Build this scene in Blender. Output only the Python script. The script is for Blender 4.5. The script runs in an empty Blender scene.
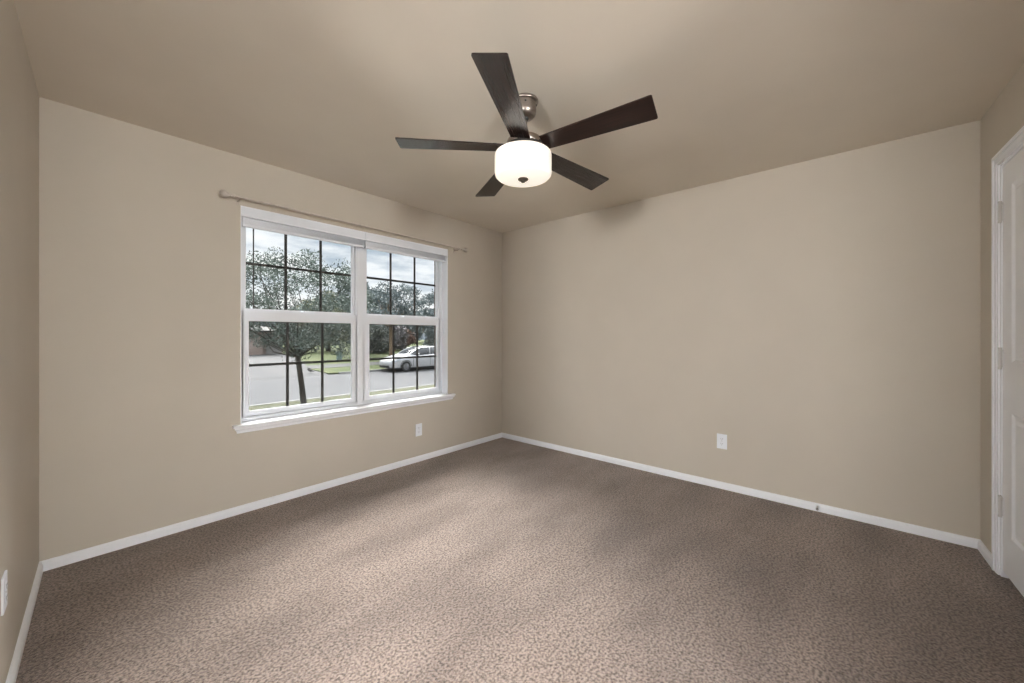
import bpy, bmesh, math, random
import numpy as np
from mathutils import Vector, Matrix
PI = math.pi
SC = bpy.context.scene
COL = SC.collection
random.seed(7)

# ------------------------------------------------------------------ camera, sky, light, exposure
# world axes: x runs along the window wall, +y points outdoors, the room lies at y < 0, carpet at z = 0
CAM = Vector((0.1434, -3.1063, 1.22))
VIEW = Vector((0.74811, 0.66358, 0.0))
cd = bpy.data.cameras.new('camera')
cam = bpy.data.objects.new('camera', cd)
COL.objects.link(cam)
cam.location = CAM
cam.rotation_euler = VIEW.to_track_quat('-Z', 'Y').to_euler()
cd.sensor_width = 36.0
cd.lens = 382.0 * 36.0 / 1024.0
cd.shift_y = -6.3 / 1024.0
cd.clip_start = 0.02
cd.clip_end = 400
SC.camera = cam

SKY_LOW = 1.08      # cloud brightness near the horizon
SKY_HIGH = 6.0     # brightness of the overcast higher up
def build_world():
    w = bpy.data.worlds.new('overcast_sky')
    SC.world = w
    w.use_nodes = True
    nt = w.node_tree
    nt.nodes.clear()
    N = nt.nodes.new
    tc = N('ShaderNodeTexCoord')
    mp = N('ShaderNodeMapping'); mp.inputs['Scale'].default_value = (1.0, 1.0, 3.6)
    nz = N('ShaderNodeTexNoise'); nz.inputs['Scale'].default_value = 4.2; nz.inputs['Detail'].default_value = 6
    nz.inputs['Roughness'].default_value = .55
    cr = N('ShaderNodeValToRGB')
    e = cr.color_ramp.elements
    e[0].position = .36; e[0].color = (.46, .53, .61, 1)
    e[1].position = .62; e[1].color = (.98, .96, .95, 1)
    m = cr.color_ramp.elements.new(.48); m.color = (.84, .86, .89, 1)
    sp = N('ShaderNodeSeparateXYZ')
    mr = N('ShaderNodeMapRange'); mr.interpolation_type = 'SMOOTHSTEP'
    mr.inputs['From Min'].default_value = .33; mr.inputs['From Max'].default_value = .75
    mr.inputs['To Min'].default_value = SKY_LOW; mr.inputs['To Max'].default_value = SKY_HIGH
    bg = N('ShaderNodeBackground')
    out = N('ShaderNodeOutputWorld')
    L = nt.links.new
    L(tc.outputs['Generated'], mp.inputs['Vector']); L(mp.outputs[0], nz.inputs['Vector'])
    L(nz.outputs['Fac'], cr.inputs['Fac']); L(tc.outputs['Generated'], sp.inputs[0])
    L(sp.outputs['Z'], mr.inputs['Value']); L(cr.outputs['Color'], bg.inputs['Color'])
    L(mr.outputs[0], bg.inputs['Strength']); L(bg.outputs[0], out.inputs['Surface'])
build_world()
# bright patch of thin cloud over the sun: a very soft, wide source high above the street
sd = bpy.data.lights.new('veiled_sun', 'SUN'); sd.energy = 21.0; sd.angle = math.radians(42); sd.color = (1.0, .97, .94)
sun = bpy.data.objects.new('veiled_sun', sd); COL.objects.link(sun)
saz, sel = math.radians(22), math.radians(46)
sun.rotation_euler = Vector((math.sin(saz)*math.cos(sel), math.cos(saz)*math.cos(sel), math.sin(sel))).to_track_quat('Z', 'Y').to_euler()

SC.view_settings.view_transform = 'Standard'
SC.view_settings.look = 'None'
SC.view_settings.exposure = 0.16
SC.view_settings.gamma = 1.0
SC.view_settings.use_curve_mapping = False
SC.cycles.max_bounces = 14
SC.cycles.diffuse_bounces = 8
SC.cycles.glossy_bounces = 4
SC.cycles.transmission_bounces = 6
SC.cycles.transparent_max_bounces = 12
SC.cycles.sample_clamp_indirect = 6.0
SC.cycles.caustics_reflective = False
SC.cycles.caustics_refractive = False

LAMP_STRENGTH = .40       # glowing side of the drum
LAMP_BOTTOM = .58       # bulbs shine mostly down through the bottom diffuser
HALL_FILL = 105.0  # added fill light behind the camera, brightens the whole room
SIDE_FILL = 108.0  # added fill light left of the camera, brightens the right wall

# ------------------------------------------------------------------ materials
def pmat(name, color, rough=.5, metal=0.0, spec=.5, emit=None, estr=0.0, sheen=0.0):
    m = bpy.data.materials.new(name); m.use_nodes = True
    b = m.node_tree.nodes['Principled BSDF']
    b.inputs['Base Color'].default_value = (*color, 1)
    b.inputs['Roughness'].default_value = rough
    b.inputs['Metallic'].default_value = metal
    b.inputs['Specular IOR Level'].default_value = spec
    if emit:
        b.inputs['Emission Color'].default_value = (*emit, 1)
        b.inputs['Emission Strength'].default_value = estr
    if sheen:
        b.inputs['Sheen Weight'].default_value = sheen
    return m

def noisy(m, c1, c2, scale, lo=.35, hi=.65, detail=4, vscale=(1, 1, 1), bump=0.0, bscale=None, bdist=.002, coord='Object'):
    """procedural two-tone colour and optional bump"""
    nt = m.node_tree; N = nt.nodes.new; L = nt.links.new
    b = nt.nodes['Principled BSDF']
    tc = N('ShaderNodeTexCoord'); mp = N('ShaderNodeMapping'); mp.inputs['Scale'].default_value = vscale
    nz = N('ShaderNodeTexNoise'); nz.inputs['Scale'].default_value = scale; nz.inputs['Detail'].default_value = detail
    cr = N('ShaderNodeValToRGB'); e = cr.color_ramp.elements
    e[0].position = lo; e[0].color = (*c1, 1); e[1].position = hi; e[1].color = (*c2, 1)
    L(tc.outputs[coord], mp.inputs[0]); L(mp.outputs[0], nz.inputs['Vector'])
    L(nz.outputs['Fac'], cr.inputs[0]); L(cr.outputs[0], b.inputs['Base Color'])
    if bump:
        n2 = N('ShaderNodeTexNoise'); n2.inputs['Scale'].default_value = bscale or scale; n2.inputs['Detail'].default_value = 3
        bp = N('ShaderNodeBump'); bp.inputs['Strength'].default_value = bump; bp.inputs['Distance'].default_value = bdist
        L(mp.outputs[0], n2.inputs['Vector']); L(n2.outputs['Fac'], bp.inputs['Height']); L(bp.outputs[0], b.inputs['Normal'])
    return m

WALLC = (.54, .495, .428)
CEILC = (.67, .615, .532)
M = {}
M['wall'] = noisy(pmat('wall_paint', WALLC, .6, spec=.3), (WALLC[0]*.985, WALLC[1]*.985, WALLC[2]*.985), (WALLC[0]*1.015, WALLC[1]*1.015, WALLC[2]*1.015), 3, bump=.25, bscale=120, bdist=.001)
M['ceiling'] = noisy(pmat('ceiling_paint', CEILC, .75, spec=.2), (CEILC[0]*.985, CEILC[1]*.985, CEILC[2]*.985), (CEILC[0]*1.015, CEILC[1]*1.015, CEILC[2]*1.015), 3, bump=.25, bscale=90, bdist=.001)
M['white'] = noisy(pmat('white_trim_paint', (.8, .8, .8), .35), (.86, .89, .94), (.89, .92, .97), 5)
M['vinyl'] = noisy(pmat('white_vinyl', (.78, .78, .77), .35), (.78, .81, .86), (.80, .83, .88), 5)
M['plastic'] = noisy(pmat('white_plastic', (.82, .82, .82), .3), (.79, .83, .89), (.82, .86, .92), 8)
M['slot'] = pmat('dark_slot', (.03, .03, .03), .6)
M['bronze'] = noisy(pmat('dark_bronze', (.02, .017, .015), .5), (.016, .014, .012), (.03, .026, .022), 20)
M['nickel'] = noisy(pmat('brushed_nickel', (.32, .28, .25), .36, 1.0), (.28, .245, .22), (.36, .32, .29), 30, vscale=(1, 1, 20))
M['rodmetal'] = noisy(pmat('satin_nickel_rod', (.5, .46, .42), .4, .35), (.50, .45, .40), (.58, .53, .48), 30)
M['finial'] = pmat('aged_nickel_finial', (.16, .14, .12), .35, .9)
M['hinge'] = pmat('satin_hinge', (.62, .62, .62), .45, .3)
M['shade'] = noisy(pmat('frosted_glass_shade', (.85, .82, .78), .25, emit=(1.0, .93, .80), estr=LAMP_STRENGTH), (.84, .81, .77), (.87, .84, .80), 6)

M['diffuser'] = noisy(pmat('frosted_glass_diffuser', (.85, .82, .78), .25, emit=(1.0, .93, .80), estr=LAMP_BOTTOM), (.84, .81, .77), (.87, .84, .80), 6)
def wood_mat():
    m = pmat('espresso_blade_wood', (.05, .02, .015), .26, spec=.5)
    nt = m.node_tree; N = nt.nodes.new; L = nt.links.new; b = nt.nodes['Principled BSDF']
    tc = N('ShaderNodeTexCoord'); mp = N('ShaderNodeMapping'); mp.inputs['Scale'].default_value = (1.2, 55, 10)
    nz = N('ShaderNodeTexNoise'); nz.inputs['Scale'].default_value = 2.5; nz.inputs['Detail'].default_value = 6
    nz.inputs['Distortion'].default_value = .25
    cr = N('ShaderNodeValToRGB'); e = cr.color_ramp.elements
    e[0].position = .38; e[0].color = (.009, .005, .004, 1); e[1].position = .66; e[1].color = (.021, .009, .007, 1)
    L(tc.outputs['Object'], mp.inputs[0]); L(mp.outputs[0], nz.inputs['Vector']); L(nz.outputs['Fac'], cr.inputs[0])
    L(cr.outputs[0], b.inputs['Base Color'])
    b.inputs['Coat Weight'].default_value = .25; b.inputs['Coat Roughness'].default_value = .35
    return m
M['blade'] = wood_mat()

def carpet_mat():
    m = pmat('brown_carpet', (.2, .15, .12), 1.0, spec=.05, sheen=.35)
    nt = m.node_tree; N = nt.nodes.new; L = nt.links.new; b = nt.nodes['Principled BSDF']
    b.inputs['Sheen Roughness'].default_value = .45
    tc = N('ShaderNodeTexCoord')
    # tuft grain
    n1 = N('ShaderNodeTexNoise'); n1.inputs['Scale'].default_value = 100; n1.inputs['Detail'].default_value = 5
    cr = N('ShaderNodeValToRGB'); e = cr.color_ramp.elements
    e[0].position = .36; e[0].color = (.085, .062, .051, 1); e[1].position = .60; e[1].color = (.325, .255, .218, 1)
    # broad brushed nap
    mp2 = N('ShaderNodeMapping'); mp2.inputs['Rotation'].default_value = (0, 0, .7); mp2.inputs['Scale'].default_value = (1.0, 2.2, 1)
    n2 = N('ShaderNodeTexNoise'); n2.inputs['Scale'].default_value = 1.3; n2.inputs['Detail'].default_value = 3
    c2 = N('ShaderNodeValToRGB'); e = c2.color_ramp.elements
    e[0].position = .36; e[0].color = (.78, .765, .755, 1); e[1].position = .62; e[1].color = (1.15, 1.15, 1.15, 1)
    mx = N('ShaderNodeMixRGB'); mx.blend_type = 'MULTIPLY'; mx.inputs['Fac'].default_value = 1
    L(tc.outputs['Object'], n1.inputs['Vector']); L(n1.outputs['Fac'], cr.inputs[0])
    L(tc.outputs['Object'], mp2.inputs[0]); L(mp2.outputs[0], n2.inputs['Vector']); L(n2.outputs['Fac'], c2.inputs[0])
    L(cr.outputs[0], mx.inputs[1]); L(c2.outputs[0], mx.inputs[2]); L(mx.outputs[0], b.inputs['Base Color'])
    n3 = N('ShaderNodeTexNoise'); n3.inputs['Scale'].default_value = 150; n3.inputs['Detail'].default_value = 4; n3.inputs['Roughness'].default_value = .6
    b1 = N('ShaderNodeBump'); b1.inputs['Strength'].default_value = 1.0; b1.inputs['Distance'].default_value = .008
    L(tc.outputs['Object'], n3.inputs['Vector']); L(n3.outputs['Fac'], b1.inputs['Height'])
    L(b1.outputs[0], b.inputs['Normal'])
    return m
M['carpet'] = carpet_mat()

def glass_mat():
    m = bpy.data.materials.new('window_glass'); m.use_nodes = True
    nt = m.node_tree; nt.nodes.clear(); N = nt.nodes.new; L = nt.links.new
    t = N('ShaderNodeBsdfTransparent'); t.inputs[0].default_value = (.95, .965, .965, 1)
    g = N('ShaderNodeBsdfGlossy'); g.inputs['Roughness'].default_value = .02
    fr = N('ShaderNodeFresnel'); fr.inputs[0].default_value = 1.15
    mx = N('ShaderNodeMixShader'); o = N('ShaderNodeOutputMaterial')
    L(fr.outputs[0], mx.inputs[0]); L(t.outputs[0], mx.inputs[1]); L(g.outputs[0], mx.inputs[2]); L(mx.outputs[0], o.inputs[0])
    return m
M['glass'] = glass_mat()

def screen_mat():
    m = bpy.data.materials.new('insect_screen_mesh'); m.use_nodes = True
    nt = m.node_tree; nt.nodes.clear(); N = nt.nodes.new; L = nt.links.new
    t = N('ShaderNodeBsdfTransparent'); d = N('ShaderNodeBsdfDiffuse'); d.inputs[0].default_value = (.10, .10, .10, 1)
    mx = N('ShaderNodeMixShader'); mx.inputs[0].default_value = .16; o = N('ShaderNodeOutputMaterial')
    L(t.outputs[0], mx.inputs[1]); L(d.outputs[0], mx.inputs[2]); L(mx.outputs[0], o.inputs[0])
    return m
M['screen'] = screen_mat()
def brick_mat():
    m = pmat('brick_veneer', (.3, .2, .15), .85)
    nt = m.node_tree; N = nt.nodes.new; L = nt.links.new; b = nt.nodes['Principled BSDF']
    tc = N('ShaderNodeTexCoord'); mp = N('ShaderNodeMapping'); mp.inputs['Rotation'].default_value = (PI/2, 0, 0)
    br = N('ShaderNodeTexBrick'); br.inputs['Scale'].default_value = 1
    br.inputs['Brick Width'].default_value = .2; br.inputs['Row Height'].default_value = .075; br.inputs['Mortar Size'].default_value = .008
    br.inputs['Color1'].default_value = (.07, .04, .03, 1); br.inputs['Color2'].default_value = (.10, .06, .048, 1)
    br.inputs['Mortar'].default_value = (.12, .10, .09, 1)
    L(tc.outputs['Object'], mp.inputs[0]); L(mp.outputs[0], br.inputs['Vector']); L(br.outputs[0], b.inputs['Base Color'])
    return m
M['brick'] = brick_mat()
# outdoors
M['grass'] = noisy(pmat('grass', (.1, .13, .05), .95, spec=.1), (.046, .050, .028), (.075, .075, .046), 3, bump=.5, bscale=60, bdist=.03)
M['grass_far'] = noisy(pmat('grass_far', (.1, .13, .05), .95, spec=.1), (.040, .055, .022), (.078, .085, .040), 1.1, bump=.5, bscale=40, bdist=.03)
M['road'] = noisy(pmat('concrete_road', (.2, .2, .2), .9, spec=.2), (.045, .045, .048), (.056, .056, .059), .7)
M['drive'] = noisy(pmat('concrete_drive', (.2, .2, .2), .9, spec=.2), (.052, .051, .053), (.064, .062, .063), .8)
M['curb'] = noisy(pmat('concrete_curb', (.2, .2, .2), .9, spec=.2), (.14, .138, .14), (.20, .195, .19), 4)
M['bark'] = noisy(pmat('bark', (.06, .05, .045), .95, spec=.1), (.028, .024, .022), (.075, .064, .055), 12, vscale=(1, 1, .2), bump=.8, bscale=30, bdist=.02)
M['bark_tan'] = noisy(pmat('bark_tan', (.2, .14, .09), .95, spec=.1), (.12, .085, .06), (.2, .15, .1), 8, vscale=(1, 1, .2))
def leafmat(name, a, b_):
    m = noisy(pmat(name, a, .7, spec=.25), a, b_, 2.2, detail=3)
    b = m.node_tree.nodes['Principled BSDF']
    return m
M['leaf_oak'] = leafmat('oak_leaves', (.060, .080, .070), (.15, .178, .158))
M['leaf_dark'] = leafmat('dark_leaves', (.045, .056, .048), (.10, .115, .10))
M['leaf_olive'] = leafmat('olive_leaves', (.085, .095, .055), (.20, .20, .13))
M['leaf_grey'] = leafmat('grey_purple_leaves', (.080, .076, .080), (.15, .14, .145))
M['leaf_red'] = leafmat('reddish_leaves', (.075, .040, .030), (.13, .075, .055))
M['leaf_blue'] = leafmat('blue_green_leaves', (.070, .090, .094), (.15, .175, .178))
M['car'] = noisy(pmat('white_car_paint', (.3, .3, .3), .25), (.34, .345, .355), (.36, .365, .375), 2)
M['carglass'] = pmat('car_glass', (.03, .035, .04), .08)
M['tyre'] = pmat('tyre', (.012, .012, .012), .8)
M['rim'] = pmat('alloy_rim', (.2, .2, .21), .35, .5)
M['lampglass'] = pmat('headlamp_glass', (.20, .22, .25), .1)
M['black'] = pmat('black_plastic', (.012, .012, .014), .5)
M['housebrick'] = noisy(pmat('pink_brick', (.2, .14, .12), .9, spec=.1), (.24, .185, .165), (.30, .24, .215), 2)
M['garage'] = noisy(pmat('garage_door_paint', (.2, .19, .18), .8), (.22, .21, .205), (.25, .24, .235), 2)
M['roof'] = noisy(pmat('shingles', (.07, .065, .06), .9), (.05, .048, .045), (.09, .085, .08), 6)
M['teal'] = pmat('pale_teal_plastic', (.13, .19, .175), .6)
M['bird'] = pmat('bird_grey', (.04, .035, .035), .8)

# ------------------------------------------------------------------ helpers
def link(name, me, mat, parent=None, smooth=False):
    ms = mat if isinstance(mat, (list, tuple)) else [mat]
    for x in ms:
        me.materials.append(x)
    o = bpy.data.objects.new(name, me); COL.objects.link(o)
    if parent is not None:
        o.parent = parent
    if smooth:
        for p in me.polygons:
            p.use_smooth = True
    return o

def obj(name, bm, mat, parent=None, smooth=False, auto=None):
    bmesh.ops.recalc_face_normals(bm, faces=bm.faces)
    me = bpy.data.meshes.new(name); bm.to_mesh(me); bm.free()
    o = link(name, me, mat, parent, smooth)
    if auto is not None:
        me.set_sharp_from_angle(angle=math.radians(auto))
    return o

def tag(o, label=None, cat=None, group=None, kind=None):
    if label: o['label'] = label
    if cat: o['category'] = cat
    if group: o['group'] = group
    if kind: o['kind'] = kind
    return o

def empty(name, loc, rz=0, parent=None):
    o = bpy.data.objects.new(name, None); COL.objects.link(o)
    o.location = loc; o.rotation_euler = (0, 0, rz); o.empty_display_size = .1
    if parent is not None: o.parent = parent
    return o

def box(bm, a, b, mtx=None):
    """axis-aligned box between corners a and b, optionally transformed"""
    (x0, y0, z0), (x1, y1, z1) = a, b
    vs = [Vector(p) for p in ((x0,y0,z0),(x1,y0,z0),(x1,y1,z0),(x0,y1,z0),(x0,y0,z1),(x1,y0,z1),(x1,y1,z1),(x0,y1,z1))]
    if mtx is not None: vs = [mtx @ v for v in vs]
    v = [bm.verts.new(p) for p in vs]
    for f in ((0,3,2,1),(4,5,6,7),(0,1,5,4),(1,2,6,5),(2,3,7,6),(3,0,4,7)):
        bm.faces.new([v[i] for i in f])
    return v

def bevel(bm, w, seg=2):
    bmesh.ops.remove_doubles(bm, verts=bm.verts, dist=1e-6)
    bmesh.ops.bevel(bm, geom=list(bm.edges), offset=w, segments=seg, affect='EDGES', profile=.6)

def lathe(bm, prof, n=48, mtx=None):
    """prof: list of (r, z)"""
    rings = []
    for r, z in prof:
        if r < 1e-6:
            p = Vector((0, 0, z)); p = mtx @ p if mtx is not None else p
            rings.append([bm.verts.new(p)])
        else:
            ring = []
            for i in range(n):
                a = 2*PI*i/n; p = Vector((r*math.cos(a), r*math.sin(a), z))
                p = mtx @ p if mtx is not None else p
                ring.append(bm.verts.new(p))
            rings.append(ring)
    for A, B in zip(rings, rings[1:]):
        if len(A) == 1 and len(B) == 1: continue
        for i in range(n):
            j = (i+1) % n
            if len(A) == 1: bm.faces.new((A[0], B[i], B[j]))
            elif len(B) == 1: bm.faces.new((A[i], A[j], B[0]))
            else: bm.faces.new((A[i], A[j], B[j], B[i]))

def tube(bm, pts, rad, n=10, caps=True):
    pts = [Vector(p) for p in pts]
    rs = rad if isinstance(rad, (list, tuple)) else [rad]*len(pts)
    rings = []
    for k, p in enumerate(pts):
        d = (pts[min(k+1, len(pts)-1)] - pts[max(k-1, 0)]).normalized()
        u = d.cross(Vector((0, 0, 1)))
        if u.length < 1e-3: u = d.cross(Vector((1, 0, 0)))
        u.normalize(); w = d.cross(u)
        rings.append([bm.verts.new(p + (u*math.cos(2*PI*i/n) + w*math.sin(2*PI*i/n))*rs[k]) for i in range(n)])
    for A, B in zip(rings, rings[1:]):
        for i in range(n):
            bm.faces.new((A[i], A[(i+1) % n], B[(i+1) % n], B[i]))
    if caps:
        bm.faces.new(rings[0]); bm.faces.new(list(reversed(rings[-1])))

def prism(bm, poly, z0, z1):
    a = [bm.verts.new((x, y, z0)) for x, y in poly]; b = [bm.verts.new((x, y, z1)) for x, y in poly]
    bm.faces.new(list(reversed(a))); bm.faces.new(b)
    n = len(poly)
    for i in range(n): bm.faces.new((a[i], a[(i+1) % n], b[(i+1) % n], b[i]))

def sweep(bm, prof, p0, p1, inward, m0=0.0, m1=0.0):
    """extrude a moulding profile (out, up) along p0->p1; ends are mitred by m * out"""
    p0 = Vector(p0); p1 = Vector(p1); d = (p1-p0).normalized(); up = Vector((0, 0, 1)); inw = Vector(inward).normalized()
    A = [bm.verts.new(p0 + inw*o + up*h + d*m0*o) for o, h in prof]
    B = [bm.verts.new(p1 + inw*o + up*h - d*m1*o) for o, h in prof]
    n = len(prof)
    for i in range(n): bm.faces.new((A[i], A[(i+1) % n], B[(i+1) % n], B[i]))
    bm.faces.new(A); bm.faces.new(list(reversed(B)))

# ------------------------------------------------------------------ room shell
HC = 2.44
PA = Vector((0, 0)); PB = Vector((3.466, 0)); PR = Vector((3.525, -3.656))
dR = (PR-PB).normalized()
aL = Vector((-.02446, -.9997)).normalized()      # along the left wall, away from the window wall
bD = Vector((-.99896, -.04568)).normalized()     # along the closet wall, away from the right wall
# near corner
den = aL.x*(-bD.y) - (-bD.x)*aL.y
rx, ry = PR.x-PA.x, PR.y-PA.y
tt = (rx*(-bD.y) - (-bD.x)*ry)/den
PN = PA + aL*tt
T = .12
def wall_poly(name, p, q, out, z0=-.05, z1=HC+.05, ext0=0, ext1=0):
    d = (q-p).normalized(); o = Vector(out)
    bm = bmesh.new()
    P = p - d*ext0; Q = q + d*ext1
    prism(bm, [tuple(P), tuple(Q), tuple(Q+o*T), tuple(P+o*T)], z0, z1)
    return tag(obj(name, bm, M['wall']), kind='structure')
LT0, LT1 = 1.90, 2.88        # unseen opening added in the left wall to let the side fill in
nL = Vector((aL.y, -aL.x))
nL = nL if nL.x < 0 else -nL
def lpt(t, off=0.0): return PA + aL*t + nL*off
bm = bmesh.new()
for t0, t1, z0, z1 in ((0, LT0, -.05, HC+.05), (LT1, (PN-PA).length, -.05, HC+.05), (LT0, LT1, 2.08, HC+.05)):
    prism(bm, [tuple(lpt(t0)), tuple(lpt(t1)), tuple(lpt(t1, T)), tuple(lpt(t0, T))], z0, z1)
tag(obj('wall_left', bm, M['wall']), kind='structure')
nR = Vector((-dR.y, dR.x)) ; nR = nR if nR.x > 0 else -nR
wall_poly('wall_right', PB, PR, nR, ext1=0)

# window wall with its opening
WX0, WX1, WZ0, WZ1 = .862, 2.648, .600, 2.104
bm = bmesh.new()
Y1 = .135
box(bm, (-.12, 0, -.05), (WX0, Y1, HC+.05)); box(bm, (WX1, 0, -.05), (3.60, Y1, HC+.05))
box(bm, (WX0, 0, -.05), (WX1, Y1, WZ0)); box(bm, (WX0, 0, WZ1), (WX1, Y1, HC+.05))
tag(obj('wall_back', bm, M['wall']), kind='structure')
bm = bmesh.new()
BX0, BX1, BZ0, BZ1 = .85, 2.662, .57, 2.12
box(bm, (-.5, Y1, -.5), (BX0, .245, 2.9)); box(bm, (BX1, Y1, -.5), (4.0, .245, 2.9))
box(bm, (BX0, Y1, -.5), (BX1, .245, BZ0)); box(bm, (BX0, Y1, BZ1), (BX1, .245, 2.9))
tag(obj('wall_outside', bm, M['brick']), kind='structure')

# closet wall with door opening; t runs from the right corner
nD = Vector((-bD.y, bD.x)); nD = nD if nD.y < 0 else -nD     # away from the room
def dpt(t, off=0.0): return PR + bD*t + nD*off
DT0, DT1, DZ1 = .304, 1.096, 2.082
bm = bmesh.new()
tN = (PN-PR).length
HT0, HT1 = 2.28, 3.30        # unseen opening added behind the camera to let the hall fill in
for t0, t1, z0, z1 in ((-.13, DT0, -.05, HC+.05), (DT1, HT0, -.05, HC+.05), (HT1, tN+.13, -.05, HC+.05), (DT0, DT1, DZ1, HC+.05), (HT0, HT1, 2.08, HC+.05)):
    prism(bm, [tuple(dpt(t0)), tuple(dpt(t1)), tuple(dpt(t1, T)), tuple(dpt(t0, T))], z0, z1)
tag(obj('wall_front', bm, M['wall']), kind='structure')

bm = bmesh.new()
poly = [(-.07, .0), (3.6, .0), (3.72, -3.72), (-.17, -3.90)]
prism(bm, poly, HC, HC+.1)
tag(obj('ceiling', bm, M['ceiling']), kind='structure')
bm = bmesh.new()
prism(bm, [(-.07, .0), (3.6, .0), (3.72, -3.72), (-.17, -3.90)], -.08, .009)
tag(obj('floor', bm, M['carpet']), kind='structure')

# baseboards
BP = [(0, 0), (.014, 0), (.014, .043), (.011, .048), (.011, .053), (.006, .060), (0, .062)]
def baseboard(name, p, q, inw, m0, m1):
    bm = bmesh.new(); sweep(bm, BP, (p.x, p.y, 0), (q.x, q.y, 0), (inw[0], inw[1], 0), m0, m1)
    tag(obj(name, bm, M['white']), kind='structure')
baseboard('baseboard_back', PA, PB, (0, -1), 1, 1)
baseboard('baseboard_left', lpt(LT0), PA, (1, -.024), 0, 1)
baseboard('baseboard_right', PB, PR, -nR, 1, 1)
baseboard('baseboard_front', PR, dpt(.250), -nD, 1, 0)
baseboard('baseboard_near', dpt(1.150), dpt(HT0), -nD, 0, 0)

# unseen passages added beyond the two openings, each holding a fill light
def passage(pt, t0, t1, deep, tl, strength, names, label):
    bm = bmesh.new()
    def q(a, b, o0, o1, z0, z1): prism(bm, [tuple(pt(a, o0)), tuple(pt(b, o0)), tuple(pt(b, o1)), tuple(pt(a, o1))], z0, z1)
    q(t0-.1, t0, T, deep, 0, HC); q(t1, t1+.1, T, deep, 0, HC); q(t0-.1, t1+.1, deep, deep+.1, 0, HC)
    tag(obj(names[0], bm, M['white']), kind='structure')
    bm = bmesh.new(); q(t0-.1, t1+.1, T, deep+.1, HC, HC+.1); tag(obj(names[1], bm, M['white']), kind='structure')
    bm = bmesh.new(); q(t0-.1, t1+.1, T, deep+.1, -.08, .009); tag(obj(names[2], bm, M['carpet']), kind='structure')
    p = pt(tl, deep); inw = (pt(0, 0)-pt(0, 1)).normalized()
    root = empty('fill_light', (p.x, p.y, 1.55), math.atan2(inw.y, inw.x)+PI/2); tag(root, label, 'fill light')
    bm = bmesh.new(); box(bm, (-.26, -.02, -.31), (.26, 0, .31)); bevel(bm, .004, 2); obj('back_plate', bm, M['nickel'], root)
    bm = bmesh.new(); box(bm, (-.24, -.08, -.29), (.24, -.0205, .29)); bevel(bm, .02, 3)
    obj('lamp_shade', bm, pmat('fill_light_glass', (.85, .83, .8), .3, emit=(1.0, .97, .925), estr=strength), root, True, 40)  # glowing panel added to fill the room with light
passage(dpt, 1.75, 3.50, 1.75, 3.15, HALL_FILL, ('wall_added_hall', 'ceiling_added_hall', 'floor_added_hall'), 'added fill light, a frosted panel in the unseen hall behind the camera')
passage(lpt, 1.5, 3.35, 1.6, 2.62, SIDE_FILL, ('wall_added_passage', 'ceiling_added_passage', 'floor_added_passage'), 'added fill light, a frosted panel in the unseen space left of the camera')

# door casing: flat board with a stepped profile
def dmtx():
    # local frame: x along bD, y out of the room, z up, origin at right corner
    m = Matrix.Identity(4)
    m.col[0] = (bD.x, bD.y, 0, 0); m.col[1] = (nD.x, nD.y, 0, 0); m.col[2] = (0, 0, 1, 0); m.col[3] = (PR.x, PR.y, 0, 1)
    return m
DM = dmtx()
bm = bmesh.new()
c0, c1, cz = .250, 1.150, 2.134
for (a, b) in (((c0, -.016, 0), (c0+.018, 0, cz)), ((c0+.018, -.011, 0), (c0+.046, 0, cz-.018)), ((c0+.046, -.008, 0), (c0+.056, 0, cz-.046)),
               ((c1-.018, -.016, 0), (c1, 0, cz)), ((c1-.046, -.011, 0), (c1-.018, 0, cz-.018)), ((c1-.056, -.008, 0), (c1-.046, 0, cz-.046)),
               ((c0, -.016, cz-.018), (c1, 0, cz)), ((c0+.018, -.011, cz-.046), (c1-.018, 0, cz-.018)), ((c0+.046, -.008, cz-.056), (c1-.046, 0, cz-.046))):
    box(bm, a, b, DM)
tag(obj('trim_1', bm, M['white']), kind='structure')
# jamb lining the opening
bm = bmesh.new()
box(bm, (DT0-.009, 0, 0), (DT0+.016, T, DZ1), DM); box(bm, (DT1-.016, 0, 0), (DT1+.009, T, DZ1), DM); box(bm, (DT0, 0, DZ1-.016), (DT1, T, DZ1+.004), DM)
tag(obj('trim_2', bm, M['white']), kind='structure')

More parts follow.
